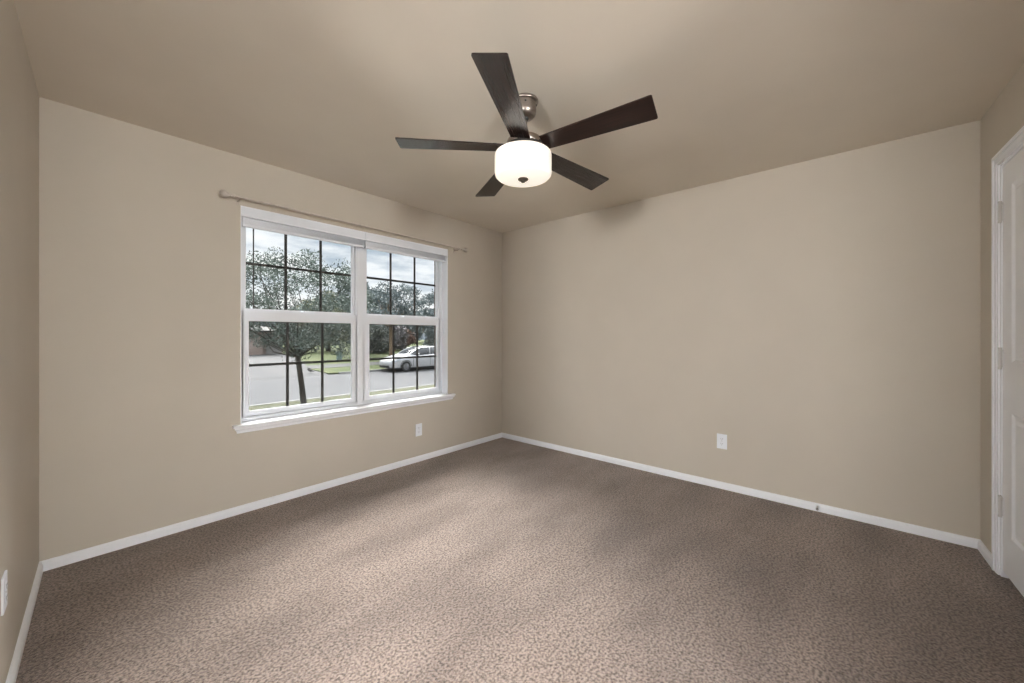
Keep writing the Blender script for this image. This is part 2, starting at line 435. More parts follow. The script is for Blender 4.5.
# moulded closet door
def closet_door():
    x0, x1, z0, z1 = DT0+.019, DT1-.019, .045, DZ1-.019
    yf, yb = .004, .039
    root = None
    w = x1-x0
    stile = .115; mid = .10
    cw = (w-2*stile-mid)/2
    cols = [(x0+stile, x0+stile+cw), (x0+stile+cw+mid, x1-stile)]
    rows = [(z0+.20, .845), (1.09, z1-.12)]
    bm = bmesh.new()
    xs = sorted([x0, x1] + [v for c in cols for v in c]); zs = sorted([z0, z1] + [v for r in rows for v in r])
    g = {}
    def V(x, y, z):
        k = (round(x, 5), round(y, 5), round(z, 5))
        if k not in g: g[k] = bm.verts.new(DM @ Vector((x, y, z)))
        return g[k]
    for i in range(len(xs)-1):
        for j in range(len(zs)-1):
            a, b, c, d = xs[i], xs[i+1], zs[j], zs[j+1]
            if any(abs(a-q[0]) < 1e-6 for q in cols) and any(abs(c-r[0]) < 1e-6 for r in rows):
                steps = [(0, 0), (.012, .008), (.028, .008), (.045, .002)]   # moulded recess then raised field
                for (i0, y0_), (i1, y1_) in zip(steps, steps[1:]):
                    P = [(a+i0, c+i0), (b-i0, c+i0), (b-i0, d-i0), (a+i0, d-i0)]; Q = [(a+i1, c+i1), (b-i1, c+i1), (b-i1, d-i1), (a+i1, d-i1)]
                    for k in range(4):
                        l = (k+1) % 4
                        bm.faces.new((V(P[k][0], yf+y0_, P[k][1]), V(P[l][0], yf+y0_, P[l][1]), V(Q[l][0], yf+y1_, Q[l][1]), V(Q[k][0], yf+y1_, Q[k][1])))
                i1, y1_ = steps[-1]
                bm.faces.new([V(x, yf+y1_, z) for x, z in ((a+i1, c+i1), (b-i1, c+i1), (b-i1, d-i1), (a+i1, d-i1))])
            else:
                bm.faces.new([V(x, yf, z) for x, z in ((a, c), (b, c), (b, d), (a, d))])
    # back and edges
    bm.faces.new([V(x, yb, z) for x, z in ((x0, z0), (x1, z0), (x1, z1), (x0, z1))])
    for j in range(len(zs)-1):
        for x in (x0, x1): bm.faces.new((V(x, yf, zs[j]), V(x, yf, zs[j+1]), V(x, yb, zs[j+1]), V(x, yb, zs[j])) if False else (V(x, yf, zs[j]), V(x, yf, zs[j+1]), bm.verts.new(DM @ Vector((x, yb, zs[j+1]))), bm.verts.new(DM @ Vector((x, yb, zs[j])))))
    for i in range(len(xs)-1):
        for z in (z0, z1): bm.faces.new((V(xs[i], yf, z), V(xs[i+1], yf, z), bm.verts.new(DM @ Vector((xs[i+1], yb, z))), bm.verts.new(DM @ Vector((xs[i], yb, z)))))
    d = obj('door_1', bm, M['white']); tag(d, kind='structure')
    for zc in (1.838, 1.104, .362):
        bm = bmesh.new()
        tube(bm, [DM @ Vector((x0-.002, -.004, zc-.046)), DM @ Vector((x0-.002, -.004, zc+.046))], .0055, 12)
        for s in (-.05, .05):
            tube(bm, [DM @ Vector((x0-.002, -.004, zc+s-.004)), DM @ Vector((x0-.002, -.004, zc+s+.004))], .0070, 12)
        box(bm, (x0-.004, -.0012, zc-.045), (x0+.010, .0045, zc+.045), DM)
        obj('hinge', bm, M['hinge'], d)
    bm = bmesh.new()
    kx = x1-.06
    tube(bm, [DM @ Vector((kx, yf, .95)), DM @ Vector((kx, -.03, .95))], .012, 16)
    lathe(bm, [(0, -.03), (.02, -.028), (.027, -.012), (.024, .004), (.012, .012), (0, .012)], 24, DM @ Matrix.Translation((kx, -.04, .95)) @ Matrix.Rotation(-PI/2, 4, 'X'))
    obj('door_knob', bm, M['nickel'], d, True)
    # dark closet behind the door so the gap under it reads dark
    bm = bmesh.new()
    for a, b in (((.0, T, -.05), (.02, T+.6, 2.44)), ((1.3, T, -.05), (1.32, T+.6, 2.44)), ((0, T+.6, -.05), (1.32, T+.62, 2.44)), ((0, T, 2.40), (1.32, T+.6, 2.44)), ((0, T, -.08), (1.32, T+.6, 0))):
        box(bm, a, b, DM)
    tag(obj('wall_closet', bm, M['wall']), kind='structure')
closet_door()

# ------------------------------------------------------------------ windows
def jamb_and_sill():
    bm = bmesh.new()
    t = .006
    box(bm, (WX1-t, 0.0, WZ0+.012), (WX1, .10, WZ1)); box(bm, (WX0, .0, WZ0+.012), (WX0+t, .10, WZ1)); box(bm, (WX0+t, .0, WZ1-t), (WX1-t, .10, WZ1))
    tag(obj('trim_3', bm, M['white']), kind='structure')
    # stool with rounded nose, horned past the opening, and a cove moulding mitred back under it
    bm = bmesh.new()
    prof = [(-.10, .0), (-.10, .020), (.034, .020), (.040, .017), (.042, .010), (.040, .003), (.034, 0)]
    # part inside the recess
    box(bm, (WX0, 0, WZ0-.006), (WX1, .10, WZ0+.014))
    nose = [(0, -.006), (0, .014), (.030, .014), (.036, .011), (.038, .004), (.036, -.003), (.030, -.006)]
    sweep(bm, nose, (.815, 0, WZ0), (2.722, 0, WZ0), (0, -1, 0))
    cove = [(0, -.006), (.030, -.006), (.030, -.014), (.022, -.022), (.016, -.032), (.016, -.040), (.010, -.046), (0, -.046)]
    sweep(bm, [(o, h) for o, h in cove], (.852, 0, WZ0), (2.688, 0, WZ0), (0, -1, 0), -1.0, -1.0)
    tag(obj('trim_4', bm, M['white']), kind='structure')
jamb_and_sill()

def frame_ring(bm, x0, x1, z0, z1, l, r, b, t, y0, y1):
    box(bm, (x0, y0, z0), (x0+l, y1, z1)); box(bm, (x1-r, y0, z0), (x1, y1, z1))
    box(bm, (x0+l, y0, z0), (x1-r, y1, z0+b)); box(bm, (x0+l, y0, z1-t), (x1-r, y1, z1))

def window(name, x0, x1, gx0, gx1, lbars, ubars, track):
    bm = bmesh.new()
    frame_ring(bm, x0, x1, WZ0+.014, WZ1-.002, .028, .028, .022, .03, .088, .150)
    frame_ring(bm, x0+.028, x1-.028, WZ0+.036, WZ1-.03, .010, .010, .008, .008, .096, .146)
    fr = obj(name, bm, M['vinyl']); tag(fr, kind='structure')
    # lower sash (towards the room)
    def sash(nm, sx0, sx1, z0, z1, l, r, b, t, yc, gl):
        bm = bmesh.new()
        frame_ring(bm, sx0, sx1, z0, z1, l, r, b, t, yc-.012, yc+.012)
        frame_ring(bm, sx0+l, sx1-r, z0+b, z1-t, .005, .005, .005, .005, yc-.006, yc+.006)
        s = obj(nm, bm, M['vinyl'], fr)
        bm = bmesh.new(); box(bm, (sx0+l+.001, yc-.002, z0+b+.001), (sx1-r-.001, yc+.002, z1-t-.001))
        obj('glass', bm, M['glass'], s)
        return s
    s1 = sash('lower_sash', x0+.030, x1-.030, .640, 1.392, gx0-x0-.030, x1-.030-gx1, .034, .066, .108, None)
    ux0, ux1 = gx0-.012, gx1+.012
    s2 = sash('upper_sash', x0+.030, x1-.030, 1.362, WZ1-.032, ux0-x0-.030, x1-.030-ux1, .045, .035, .134, None)
    for s, bars, za, zb, zm, yy, a, b in ((s1, lbars, .668, 1.330, 1.004, .1125, gx0, gx1), (s2, ubars, 1.402, 2.04, 1.737, .1385, ux0, ux1)):
        bm = bmesh.new(); h = .0095
        box(bm, (a, yy-.0025, zm-h), (b, yy+.0025, zm+h))
        for x in bars: box(bm, (x-h, yy-.003, za), (x+h, yy+.003, zb))
        obj('grille', bm, M['bronze'], s)
    # sash lock on the meeting rail
    bm = bmesh.new(); xm = (x0+x1)/2
    box(bm, (xm-.022, .094, 1.392), (xm+.022, .112, 1.400)); tube(bm, [(xm, .103, 1.399), (xm, .103, 1.409)], .009, 16)
    box(bm, (xm-.004, .088, 1.402), (xm+.026, .100, 1.409)); bevel(bm, .0015, 1)
    obj('sash_lock', bm, M['plastic'], fr)
    # insect screen over the lower half, with its thin dark frame and side track
    bm = bmesh.new()
    a, b = track
    y0, y1 = .150, .158
    box(bm, (a, y0, 1.30), (a+.007, y1, 2.07)); box(bm, (b-.008, y0, .64), (b, y1, 2.07)); box(bm, (a, y0, 2.07), (b, y1, 2.08))
    box(bm, (a, y0, 1.318), (b, y1, 1.326))
    sf = obj('screen_frame', bm, M['bronze'], fr)
    bm = bmesh.new(); box(bm, (x0+.01, .1535, .62), (x1-.01, .1545, 1.36))
    obj('insect_screen', bm, M['screen'], sf)
    return fr
XM = 1.755
window('window_1', WX0, XM, .930, 1.687, (1.188, 1.445), (1.184, 1.442), (.973, XM-.02))
window('window_2', XM, WX1, 1.841, 2.588, (2.092, 2.354), (2.077, 2.341), (XM+.05, 2.632))

def blind(x0, x1, label):
    root = empty('window_blind', ((x0+x1)/2, .03, WZ1-.006))
    tag(root, label, 'blind', 'mini blinds raised at the top of the window')
    cx = (x0+x1)/2
    def loc(o): o.location = -Vector((cx, .03, WZ1-.006)); return o
    bm = bmesh.new()
    prof = [(-.003, -.056), (-.003, -.004), (0, 0), (.008, 0), (.008, -.068), (-.010, -.068), (-.010, -.064)]
    # valance board facing the room (profile in y, z)
    A = [bm.verts.new((x0, .004+a, WZ1-.006+h)) for a, h in prof]; B = [bm.verts.new((x1, .004+a, WZ1-.006+h)) for a, h in prof]
    n = len(prof)
    for i in range(n): bm.faces.new((A[i], A[(i+1) % n], B[(i+1) % n], B[i]))
    bm.faces.new(A); bm.faces.new(list(reversed(B)))
    loc(obj('valance', bm, M['plastic'], root))
    bm = bmesh.new(); box(bm, (x0+.004, .016, WZ1-.050), (x1-.004, .060, WZ1-.008)); loc(obj('head_rail', bm, M['plastic'], root))
    # stacked slats: many thin curved strips pressed together
    bm = bmesh.new(); z = WZ1-.056; k = 0
    while z > 1.992:
        z -= .0031; k += 1
        w = .025
        dy = .0006*math.sin(k*2.3)
        vs = []
        for j in range(4):
            yy = .026-w/2+w*j/3+dy; zz = z + .0016*(1-((j-1.5)/1.5)**2)
            vs.append((bm.verts.new((x0+.008, yy, zz)), bm.verts.new((x1-.008, yy, zz))))
        for j in range(3): bm.faces.new((vs[j][0], vs[j][1], vs[j+1][1], vs[j+1][0]))
        vs2 = [(bm.verts.new(a.co+Vector((0, 0, -.0027))), bm.verts.new(b.co+Vector((0, 0, -.0009)))) for a, b in vs]
        for j in range(3): bm.faces.new((vs2[j][0], vs2[j+1][0], vs2[j+1][1], vs2[j][1]))
        bm.faces.new((vs[0][0], vs2[0][0], vs2[0][1], vs[0][1])); bm.faces.new((vs[3][0], vs[3][1], vs2[3][1], vs2[3][0]))
    loc(obj('slat_stack', bm, M['plastic'], root))
    bm = bmesh.new(); box(bm, (x0+.008, .0135, 1.969), (x1-.008, .0385, 1.987)); bevel(bm, .003, 2)
    loc(obj('bottom_rail', bm, M['plastic'], root))
    return root
blind(WX0+.007, XM-.001, 'white mini blind pulled fully up over the left window with the tree trunk')
blind(XM+.001, WX1-.007, 'white mini blind pulled fully up over the right window with the parked car')

# cord cleat on the right reveal
bm = bmesh.new()
box(bm, (-.004, -.006, -.022), (0, .006, .022)); box(bm, (-.012, -.004, -.006), (-.004, .004, .006)); box(bm, (-.016, -.005, -.030), (-.010, .005, .030))
bevel(bm, .002, 2)
o = obj('cord_cleat', bm, M['plastic'], None, False); o.location = (WX1-.0062, .05, 1.262)
tag(o, 'small white blind cord cleat screwed to the right side of the window recess', 'cord cleat')

# curtain rod
def rod():
    y = -.075; z = 2.134
    root = empty('curtain_rod', (1.77, 0, z))
    tag(root, 'thin satin nickel curtain rod with ball finials mounted above the window', 'curtain rod')
    def loc(o): o.location = -Vector((1.77, 0, z)); return o
    bm = bmesh.new(); tube(bm, [(.80, y, z+.002), (1.80, y, z-.008)], .0080, 16); tube(bm, [(1.80, y, z-.008), (2.78, y, z-.018)], .0065, 16)
    loc(obj('rod', bm, M['rodmetal'], root, True, 40))
    for x, s, zz in ((.80, -1, z+.002), (2.78, 1, z-.018)):
        bm = bmesh.new()
        lathe(bm, [(0, -.012), (.009, -.012), (.011, -.006), (.009, 0), (.010, .006), (.014, .009), (.010, .013), (.012, .020), (.020, .028), (.0245, .042), (.022, .056), (.013, .066), (0, .069)], 28,
              Matrix.Translation((x, y, zz)) @ Matrix.Rotation(s*PI/2, 4, 'Y'))
        loc(obj('finial', bm, M['rodmetal'], root, True))
    for x, zz in ((.845, z+.0015), (2.735, z-.0175)):
        bm = bmesh.new()
        box(bm, (x-.009, -.004, zz-.035), (x+.009, 0, zz+.030))
        tube(bm, [(x, -.002, zz-.012), (x, -.045, zz-.016), (x, -.072, zz-.012)], .0045, 10)
        lathe(bm, [(.0085, -.006), (.0115, -.006), (.0115, .006), (.0085, .006), (.0085, -.006)], 20, Matrix.Translation((x, y, zz)) @ Matrix.Rotation(PI/2, 4, 'Y'))
        loc(obj('bracket', bm, M['rodmetal'], root))
rod()

# ------------------------------------------------------------------ outlets, switch, door stop
def outlet(name, loc, rz, label, cat='outlet', group=None, slots=True):
    """wall plate; local -y faces the room"""
    root = empty(name, loc, rz); tag(root, label, cat, group)
    bm = bmesh.new(); box(bm, (-.036, -.006, -.0585), (.036, 0, .0585)); bevel(bm, .0022, 2)
    obj('cover_plate', bm, M['plastic'], root)
    if slots:
        for s in (-.0195, .0195):
            bm = bmesh.new(); n = 24
            pts = [(.0165*math.cos(2*PI*i/n), max(-.0125, min(.0125, .0165*math.sin(2*PI*i/n)))+s) for i in range(n)]
            a = [bm.verts.new((x, -.0062, z)) for x, z in pts]; b = [bm.verts.new((x, -.0080, z)) for x, z in pts]
            bm.faces.new(b); bm.faces.new(list(reversed(a)))
            for i in range(n): bm.faces.new((a[i], a[(i+1) % n], b[(i+1) % n], b[i]))
            r = obj('receptacle', bm, M['plastic'], root)
            bm = bmesh.new()
            box(bm, (-.0075, -.0083, s-.001), (-.0055, -.0079, s+.008)); box(bm, (.0055, -.0083, s), (.0075, -.0079, s+.007))
            tube(bm, [(0, -.0079, s-.007), (0, -.0083, s-.007)], .0024, 10)
            obj('slots', bm, M['slot'], r)
        bm = bmesh.new(); tube(bm, [(0, -.0058, 0), (0, -.0072, 0)], .003, 12); obj('screw', bm, M['hinge'], root)
    else:
        bm = bmesh.new(); tube(bm, [(0, -.006, 0), (0, -.013, 0)], .0048, 14); tube(bm, [(0, -.006, 0), (0, -.008, 0)], .0075, 6)
        obj('jack', bm, M['hinge'], root)
        for s in (-.0415, .0415):
            bm = bmesh.new(); tube(bm, [(0, -.0058, s), (0, -.0072, s)], .0028, 12); obj('screw', bm, M['hinge'], root)
    return root
outlet('wall_outlet', (2.293, 0, .311), 0, 'white outlet plate low on the wall below the right end of the window')
rzR = math.atan2(nR.y, nR.x) - PI/2
p = PB + dR*2.345
outlet('wall_outlet', (p.x, p.y, .381), rzR, 'white outlet plate low on the plain wall facing the camera, right of the far corner')
p = PA + aL*1.050
outlet('wall_outlet', (p.x, p.y, .385), math.atan2(.024, -1)-PI/2 + 0, 'white outlet plate cut by the left edge of the photo, on the left wall')

def door_stop():
    p = PB + dR*2.935
    root = empty('door_stop', (p.x, p.y, .045)); root.rotation_euler = (0, 0, rzR)
    tag(root, 'small door stop with grey tip sticking out of the right wall baseboard', 'door stop')
    bm = bmesh.new(); lathe(bm, [(0, 0), (.011, 0), (.010, .004), (0, .005)], 16, Matrix.Translation((0, -.014, 0)) @ Matrix.Rotation(PI/2, 4, 'X')); obj('base', bm, M['plastic'], root, True, 40)
    bm = bmesh.new()
    pts = [(.0048*math.cos(i*PI/4), -.018-.048*i/96, .0048*math.sin(i*PI/4)) for i in range(97)]
    tube(bm, pts, .0010, 6); obj('spring', bm, M['hinge'], root, True)
    bm = bmesh.new(); lathe(bm, [(0, 0), (.007, 0), (.008, .006), (.007, .013), (0, .014)], 16, Matrix.Translation((0, -.064, 0)) @ Matrix.Rotation(PI/2, 4, 'X')); obj('rubber_tip', bm, pmat('grey_rubber', (.25, .25, .26), .6), root, True, 40)
door_stop()

# ------------------------------------------------------------------ ceiling fan
def fan():
    F = Vector((1.678, -1.834, HC))
    root = empty('ceiling_fan', F)
    tag(root, 'five-blade ceiling fan with dark espresso blades, nickel housing and lit frosted drum shade', 'ceiling fan')
    def zz(z): return z-HC
    bm = bmesh.new()
    lathe(bm, [(0, 0), (.070, 0), (.071, -.008), (.069, -.012), (.060, -.016), (.060, -.058), (.056, -.074), (.044, -.086), (.026, -.090), (.019, -.090), (.019, -.082), (0, -.082)], 56)
    cn = obj('canopy', bm, M['nickel'], root, True, 35)
    for a in (2.6, 3.9, 5.2, .5):
        bm = bmesh.new(); m = Matrix.Rotation(a, 4, 'Z') @ Matrix.Translation((.0595, 0, -.030)) @ Matrix.Rotation(PI/2, 4, 'Y')
        lathe(bm, [(0, .004), (.004, .0035), (.0055, 0), (0, 0)], 12, m); obj('screw', bm, M['slot'], cn, True)
    bm = bmesh.new(); lathe(bm, [(0, -.085), (.018, -.080), (.020, -.092), (.014, -.104), (0, -.106)], 28); obj('hanger_ball', bm, M['slot'], root, True)
    bm = bmesh.new(); tube(bm, [(0, 0, -.095), (0, 0, -.185)], .0125, 20); obj('downrod', bm, M['nickel'], root, True, 40)
    bm = bmesh.new()
    lathe(bm, [(0, -.172), (.022, -.172), (.026, -.186), (.060, -.192), (.088, -.204), (.094, -.216), (.094, -.232), (.090, -.240), (0, -.240)], 56)
    obj('motor_housing', bm, M['nickel'], root, True, 35)
    bm = bmesh.new()
    lathe(bm, [(0, -.2405), (.100, -.2405), (.102, -.250), (.100, -.258), (.07, -.262), (.07, -.272), (0, -.272)], 56)
    obj('flywheel', bm, M['bronze'], root, True, 35)
    # frosted drum shade
    zt, zb, R_ = zz(2.167), zz(2.038), .148
    bm = bmesh.new()
    prof = [(R_-.006, zt-.004), (R_-.002, zt-.006), (R_, zt-.016), (R_, zb+.026), (R_-.003, zb+.014), (R_-.012, zb+.005), (R_-.020, zb+.003), (R_-.022, zb+.006), (R_-.010, zb+.024), (R_-.006, zt-.004)]
    lathe(bm, prof, 72)
    sh = obj('lamp_shade', bm, M['shade'], root, True, 50)
    bm = bmesh.new(); lathe(bm, [(R_-.020, zb+.003), (.10, zb-.001), (.05, zb-.003), (.0, zb-.004), (0, zb+.004), (.10, zb+.008), (R_-.021, zb+.010), (R_-.020, zb+.003)], 72)
    obj('diffuser', bm, M['diffuser'], sh, True, 60)
    bm = bmesh.new(); lathe(bm, [(0, zt+.003), (.118, zt+.003), (R_-.010, zt+.001), (R_-.005, zt-.0035), (0, zt-.004)], 72)
    obj('shade_pan', bm, M['nickel'], sh, True, 40)
    bm = bmesh.new(); lathe(bm, [(0, zb-.004), (.027, zb-.003), (.028, zb-.007), (.022, zb-.012), (.012, zb-.016), (.009, zb-.022), (0, zb-.024)], 28)
    fin = obj('finial', bm, M['finial'], root, True, 40)
    for o in (sh, fin): o.location = (-.0055, .0065, 0)
    # blades
    a0 = math.radians(-103.28); pitch = -math.radians(10.6)
    # the camera looks along VIEW; fan angles were read in the view frame, turn them into the world
    rot = math.atan2(VIEW.y, VIEW.x) - PI/2
    tilt = Matrix.Identity(4)
    # slight sag of the rotor away from the camera
    ax = Vector((math.cos(rot), math.sin(rot), 0))
    tilt = Matrix.Rotation(-.051, 4, ax)
    base = None
    for k in range(5):
        a = a0 + rot + k*2*PI/5
        m = Matrix.Translation((0, 0, zz(2.193))) @ tilt @ Matrix.Rotation(a, 4, 'Z') @ Matrix.Rotation(pitch, 4, 'X')
        bm = bmesh.new(); r0, r1, w0, w1 = .108, .648, .098, .140
        n = 5; outl = []
        rc = .008
        outl += [(r0, -w0/2), ]
        for i in range(n+1):
            t = -PI/2 + PI/2*i/n; outl.append((r1-rc+rc*math.cos(t), -w1/2+rc+rc*math.sin(t)))
        for i in range(n+1):
            t = PI/2*i/n; outl.append((r1-rc+rc*math.cos(t), w1/2-rc+rc*math.sin(t)))
        outl += [(r0, w0/2)]
        prism(bm, outl, -.003, .003)
        b = obj('blade', bm, M['blade'], root); b.matrix_local = m
        bm = bmesh.new()
        # arm: plate under the blade root that narrows to the hub
        prism(bm, [(.085, -.018), (.125, -.030), (.160, -.040), (.172, -.036), (.176, 0), (.172, .036), (.160, .040), (.125, .030), (.085, .018)], .0035, .0085)
        box(bm, (.07, -.016, -.030), (.098, .016, .008))
        for sx, sy in ((.150, -.024), (.150, .024), (.163, 0)): tube(bm, [(sx, sy, .0085), (sx, sy, .0105)], .0045, 10)
        ar = obj('blade_arm', bm, M['bronze'], root); ar.matrix_local = m
fan()

# ------------------------------------------------------------------ outdoors
GZ = -.94
def ground_strip(name, x0, x1, prof, mat, thick=.15, kind='structure', label=None, cat=None):
    """prof: list of (y, z) along y; extruded in x with real thickness"""
    bm = bmesh.new()
    A = [bm.verts.new((x0, y, z)) for y, z in prof] + [bm.verts.new((x0, y, z-thick)) for y, z in reversed(prof)]
    B = [bm.verts.new((x1, y, z)) for y, z in prof] + [bm.verts.new((x1, y, z-thick)) for y, z in reversed(prof)]
    n = len(A)
    for i in range(n): bm.faces.new((A[i], A[(i+1) % n], B[(i+1) % n], B[i]))
    bm.faces.new(A); bm.faces.new(list(reversed(B)))
    o = obj(name, bm, mat); tag(o, label, cat, kind=kind); return o
ground_strip('lawn', -15, 60, [(.245, -.30), (4, -.55), (8, -.78), (9.85, -.83)], M['grass'])
ground_strip('curb', -15, 60, [(9.85, -.82), (10.0, -.82), (10.03, -.93)], M['curb'])
ground_strip('street', -15, 60, [(10.03, GZ), (14, GZ+.03), (18.0, GZ)], M['road'])
FAR = [(18.15, -.84), (20.5, -.76), (23, -.60), (32, -.38), (60, -.2)]
ground_strip('lawn', -40, 70, [(22.0, -.665), (23, -.60), (32, -.38), (60, -.2), (90, -.1)], M['grass_far'])
bm = bmesh.new()
dprof = [(18.0, GZ, -14, 9.6), (18.5, -.86, -14, 9.0), (20.5, -.74, -14, 8.9), (22.0, -.65, -14, 9.3), (23.0, -.585, -6, 9.7), (32.0, -.365, -4, 11.6), (33.3, -.355, -4, 11.6)]
Lr = [[bm.verts.new(p) for p in ((xa, y, z), (xb, y, z), (xb, y, z-.13), (xa, y, z-.13))] for y, z, xa, xb in dprof]
for A_, B_ in zip(Lr, Lr[1:]):
    for i in range(4): bm.faces.new((A_[i], A_[(i+1) % 4], B_[(i+1) % 4], B_[i]))
bm.faces.new(Lr[0]); bm.faces.new(list(reversed(Lr[-1])))
tag(obj('driveway', bm, M['drive']), kind='structure')
ground_strip('curb', 9.6, 60, [(18.0, -.93), (18.03, -.83), (18.15, -.83)], M['curb'])
ground_strip('lawn', 9.05, 70, [(18.15, -.84), (20.6, -.755)], M['grass_far'])
ground_strip('sidewalk', 9.1, 70, [(20.6, -.745), (22.0, -.66)], M['drive'])

rng = np.random.default_rng(5)
def leaves(name, mat, parent, centers, radii, per, size, squash=.8, seed=0):
    """one foliage mesh of small folded leaves clustered around twig ends"""
    r = np.random.default_rng(seed)
    C_ = np.repeat(np.array(centers), per, axis=0); Rr = np.repeat(np.array(radii), per)
    n = len(C_)
    d = r.normal(size=(n, 3)); d /= np.linalg.norm(d, axis=1)[:, None]
    P = C_ + d*(Rr*r.random(n)**(1/2.2))[:, None]*np.array([1, 1, squash])
    u = r.normal(size=(n, 3)); u /= np.linalg.norm(u, axis=1)[:, None]
    w = np.cross(u, r.normal(size=(n, 3))); w /= np.linalg.norm(w, axis=1)[:, None]
    s = size*(.6+.8*r.random(n))[:, None]
    nn = np.cross(u, w)
    v = np.stack([P-u*s, P-w*s*.42+nn*s*.15, P+u*s, P+w*s*.42+nn*s*.15], 1).reshape(-1, 3)
    me = bpy.data.meshes.new(name)
    me.vertices.add(len(v)); me.vertices.foreach_set('co', v.ravel())
    me.loops.add(n*4); me.loops.foreach_set('vertex_index', np.arange(n*4, dtype=np.int32))
    me.polygons.add(n); me.polygons.foreach_set('loop_start', np.arange(0, n*4, 4, dtype=np.int32))
    me.update(calc_edges=True); me.validate()
    o = link(name, me, mat, parent)
    return o

def tree(name, base, label, cat, trunk_h, trunk_r, crown, ncl, clr, per, lsize, mat, bark, seed, lean=(0, 0), group=None, shape=1.0):
    """crown = (cx, cy, cz, rx, ry, rz) relative to the base; limbs run from the fork to each clump"""
    r = random.Random(seed)
    root = empty(name, base); tag(root, label, cat, group)
    cx, cy, cz, rx, ry, rz = crown
    fork = Vector((lean[0], lean[1], trunk_h))
    bm = bmesh.new()
    tube(bm, [(0, 0, -.1), (lean[0]*.05, 0, .12), (lean[0]*.35, lean[1]*.3, trunk_h*.4), (lean[0]*.8, lean[1]*.8, trunk_h*.8), tuple(fork)],
         [trunk_r*1.5, trunk_r*1.1, trunk_r*.95, trunk_r*.9, trunk_r*.95], 12)
    centers, rad = [], []
    for i in range(ncl):
        while True:
            p = Vector((r.uniform(-1, 1), r.uniform(-1, 1), r.uniform(-1, 1)))
            if .35 < p.length < 1: break
        centers.append((cx+p.x*rx, cy+p.y*ry, cz+p.z*rz)); rad.append(clr*r.uniform(.65, 1.2))
    for i, c in enumerate(centers[:min(ncl, 34)]):
        c = Vector(c); mid = fork.lerp(c, .5) + Vector((r.uniform(-.1, .1)*rx, r.uniform(-.1, .1)*ry, -.06*rz))
        s0 = fork + Vector((0, 0, r.uniform(-.15, 0)*trunk_h*.3))
        tube(bm, [s0, mid, c], [trunk_r*.30, trunk_r*.17, trunk_r*.06], 6)
    obj('trunk', bm, bark, root, True)
    leaves('foliage', mat, root, centers, rad, per, lsize, seed=seed)
    return root

# young oak on the near lawn
tree('oak_tree', (4.23, 8.2, -.79), 'young oak on the near lawn, its thin trunk seen through the left window', 'tree', 1.45, .075,
     (-.05, 0, 2.75, 2.0, 1.8, 1.50), 115, .36, 190, .036, M['leaf_oak'], M['bark'], 11, lean=(-.16, 0))

# trees across the street: (x, y, height spec)
tree('street_tree', (16.3, 28.2, -.47), 'round tree across the street showing above the meeting rail of the right window', 'tree', 1.9, .12,
     (0, 0, 4.3, 2.3, 1.7, 2.0), 65, .60, 170, .11, M['leaf_blue'], M['bark'], 21)
tree('street_tree', (15.5, 22.6, -.70), 'tree with tan trunk standing behind the parked white car', 'tree', 2.6, .15,
     (0, 0, 4.2, 2.5, 2.0, 1.6), 60, .60, 105, .09, M['leaf_blue'], M['bark_tan'], 22)
tree('street_tree', (22.6, 25.5, -.6), 'tree at the right edge of the window beyond the rear of the car', 'tree', 2.4, .16,
     (0, 0, 3.9, 2.7, 2.2, 1.9), 60, .7, 150, .11, M['leaf_blue'], M['bark'], 23)
tree('yard_tree', (16.2, 35.2, -.36), 'leafy olive tree in the far yard at the right end of the left window', 'tree', 1.6, .2,
     (0, 0, 3.3, 3.2, 2.2, 2.4), 70, .8, 150, .13, M['leaf_olive'], M['bark'], 24)
tree('yard_tree', (16.5, 42, -.33), 'dark tree standing behind the olive tree in the far yard', 'tree', 1.2, .2,
     (0, 0, 2.6, 2.4, 2.2, 1.9), 60, .8, 150, .13, M['leaf_dark'], M['bark'], 25)
def bush(x, y, z, rx, ry, rz, mat, label, seed, n=40, per=140, ls=.12):
    root = empty('bush', (x, y, z)); tag(root, label, 'bush', 'hedge row across the street')
    r = random.Random(seed); cs = []; rd = []
    bm = bmesh.new()
    for i in range(n):
        a = r.uniform(0, 2*PI); q = math.sqrt(r.random()); h = r.random()
        c = (rx*q*math.cos(a), ry*q*math.sin(a), rz*(.12+.88*h)*(1-.25*q*q)); cs.append(c); rd.append(min(rx, rz)*.38)
        if i < 12: tube(bm, [(c[0]*.1, c[1]*.1, -.05), (c[0]*.6, c[1]*.6, c[2]*.6), c], [.04, .03, .01], 5)
    obj('stem', bm, M['bark'], root)
    leaves('foliage', mat, root, cs, rd, per, ls, seed=seed)
bush(18.3, 30.0, -.40, 1.5, 1.3, 2.3, M['leaf_dark'], 'dark green bush in the far yard beside the olive tree', 31)
bush(21.6, 33.0, -.38, 1.7, 1.3, 2.6, M['leaf_grey'], 'greyish purple bush left of the tan trunk behind the car', 32)
bush(23.8, 41.2, -.33, 2.0, 1.3, 3.0, M['leaf_grey'], 'greyish purple bush at the left edge of the right window', 33)
bush(24.6, 35.6, -.36, 1.5, 1.2, 2.5, M['leaf_red'], 'reddish brown bush directly above the car bonnet', 34)
bush(28.4, 33.6, -.37, 1.7, 1.3, 2.9, M['leaf_blue'], 'blue green bush above the car windscreen', 35)
bush(31.6, 35.6, -.36, 1.9, 1.3, 2.7, M['leaf_dark'], 'dark bush above the car roof', 36)
bush(36.4, 39.5, -.34, 2.2, 1.3, 3.0, M['leaf_grey'], 'grey bush at the far right behind the car', 37)
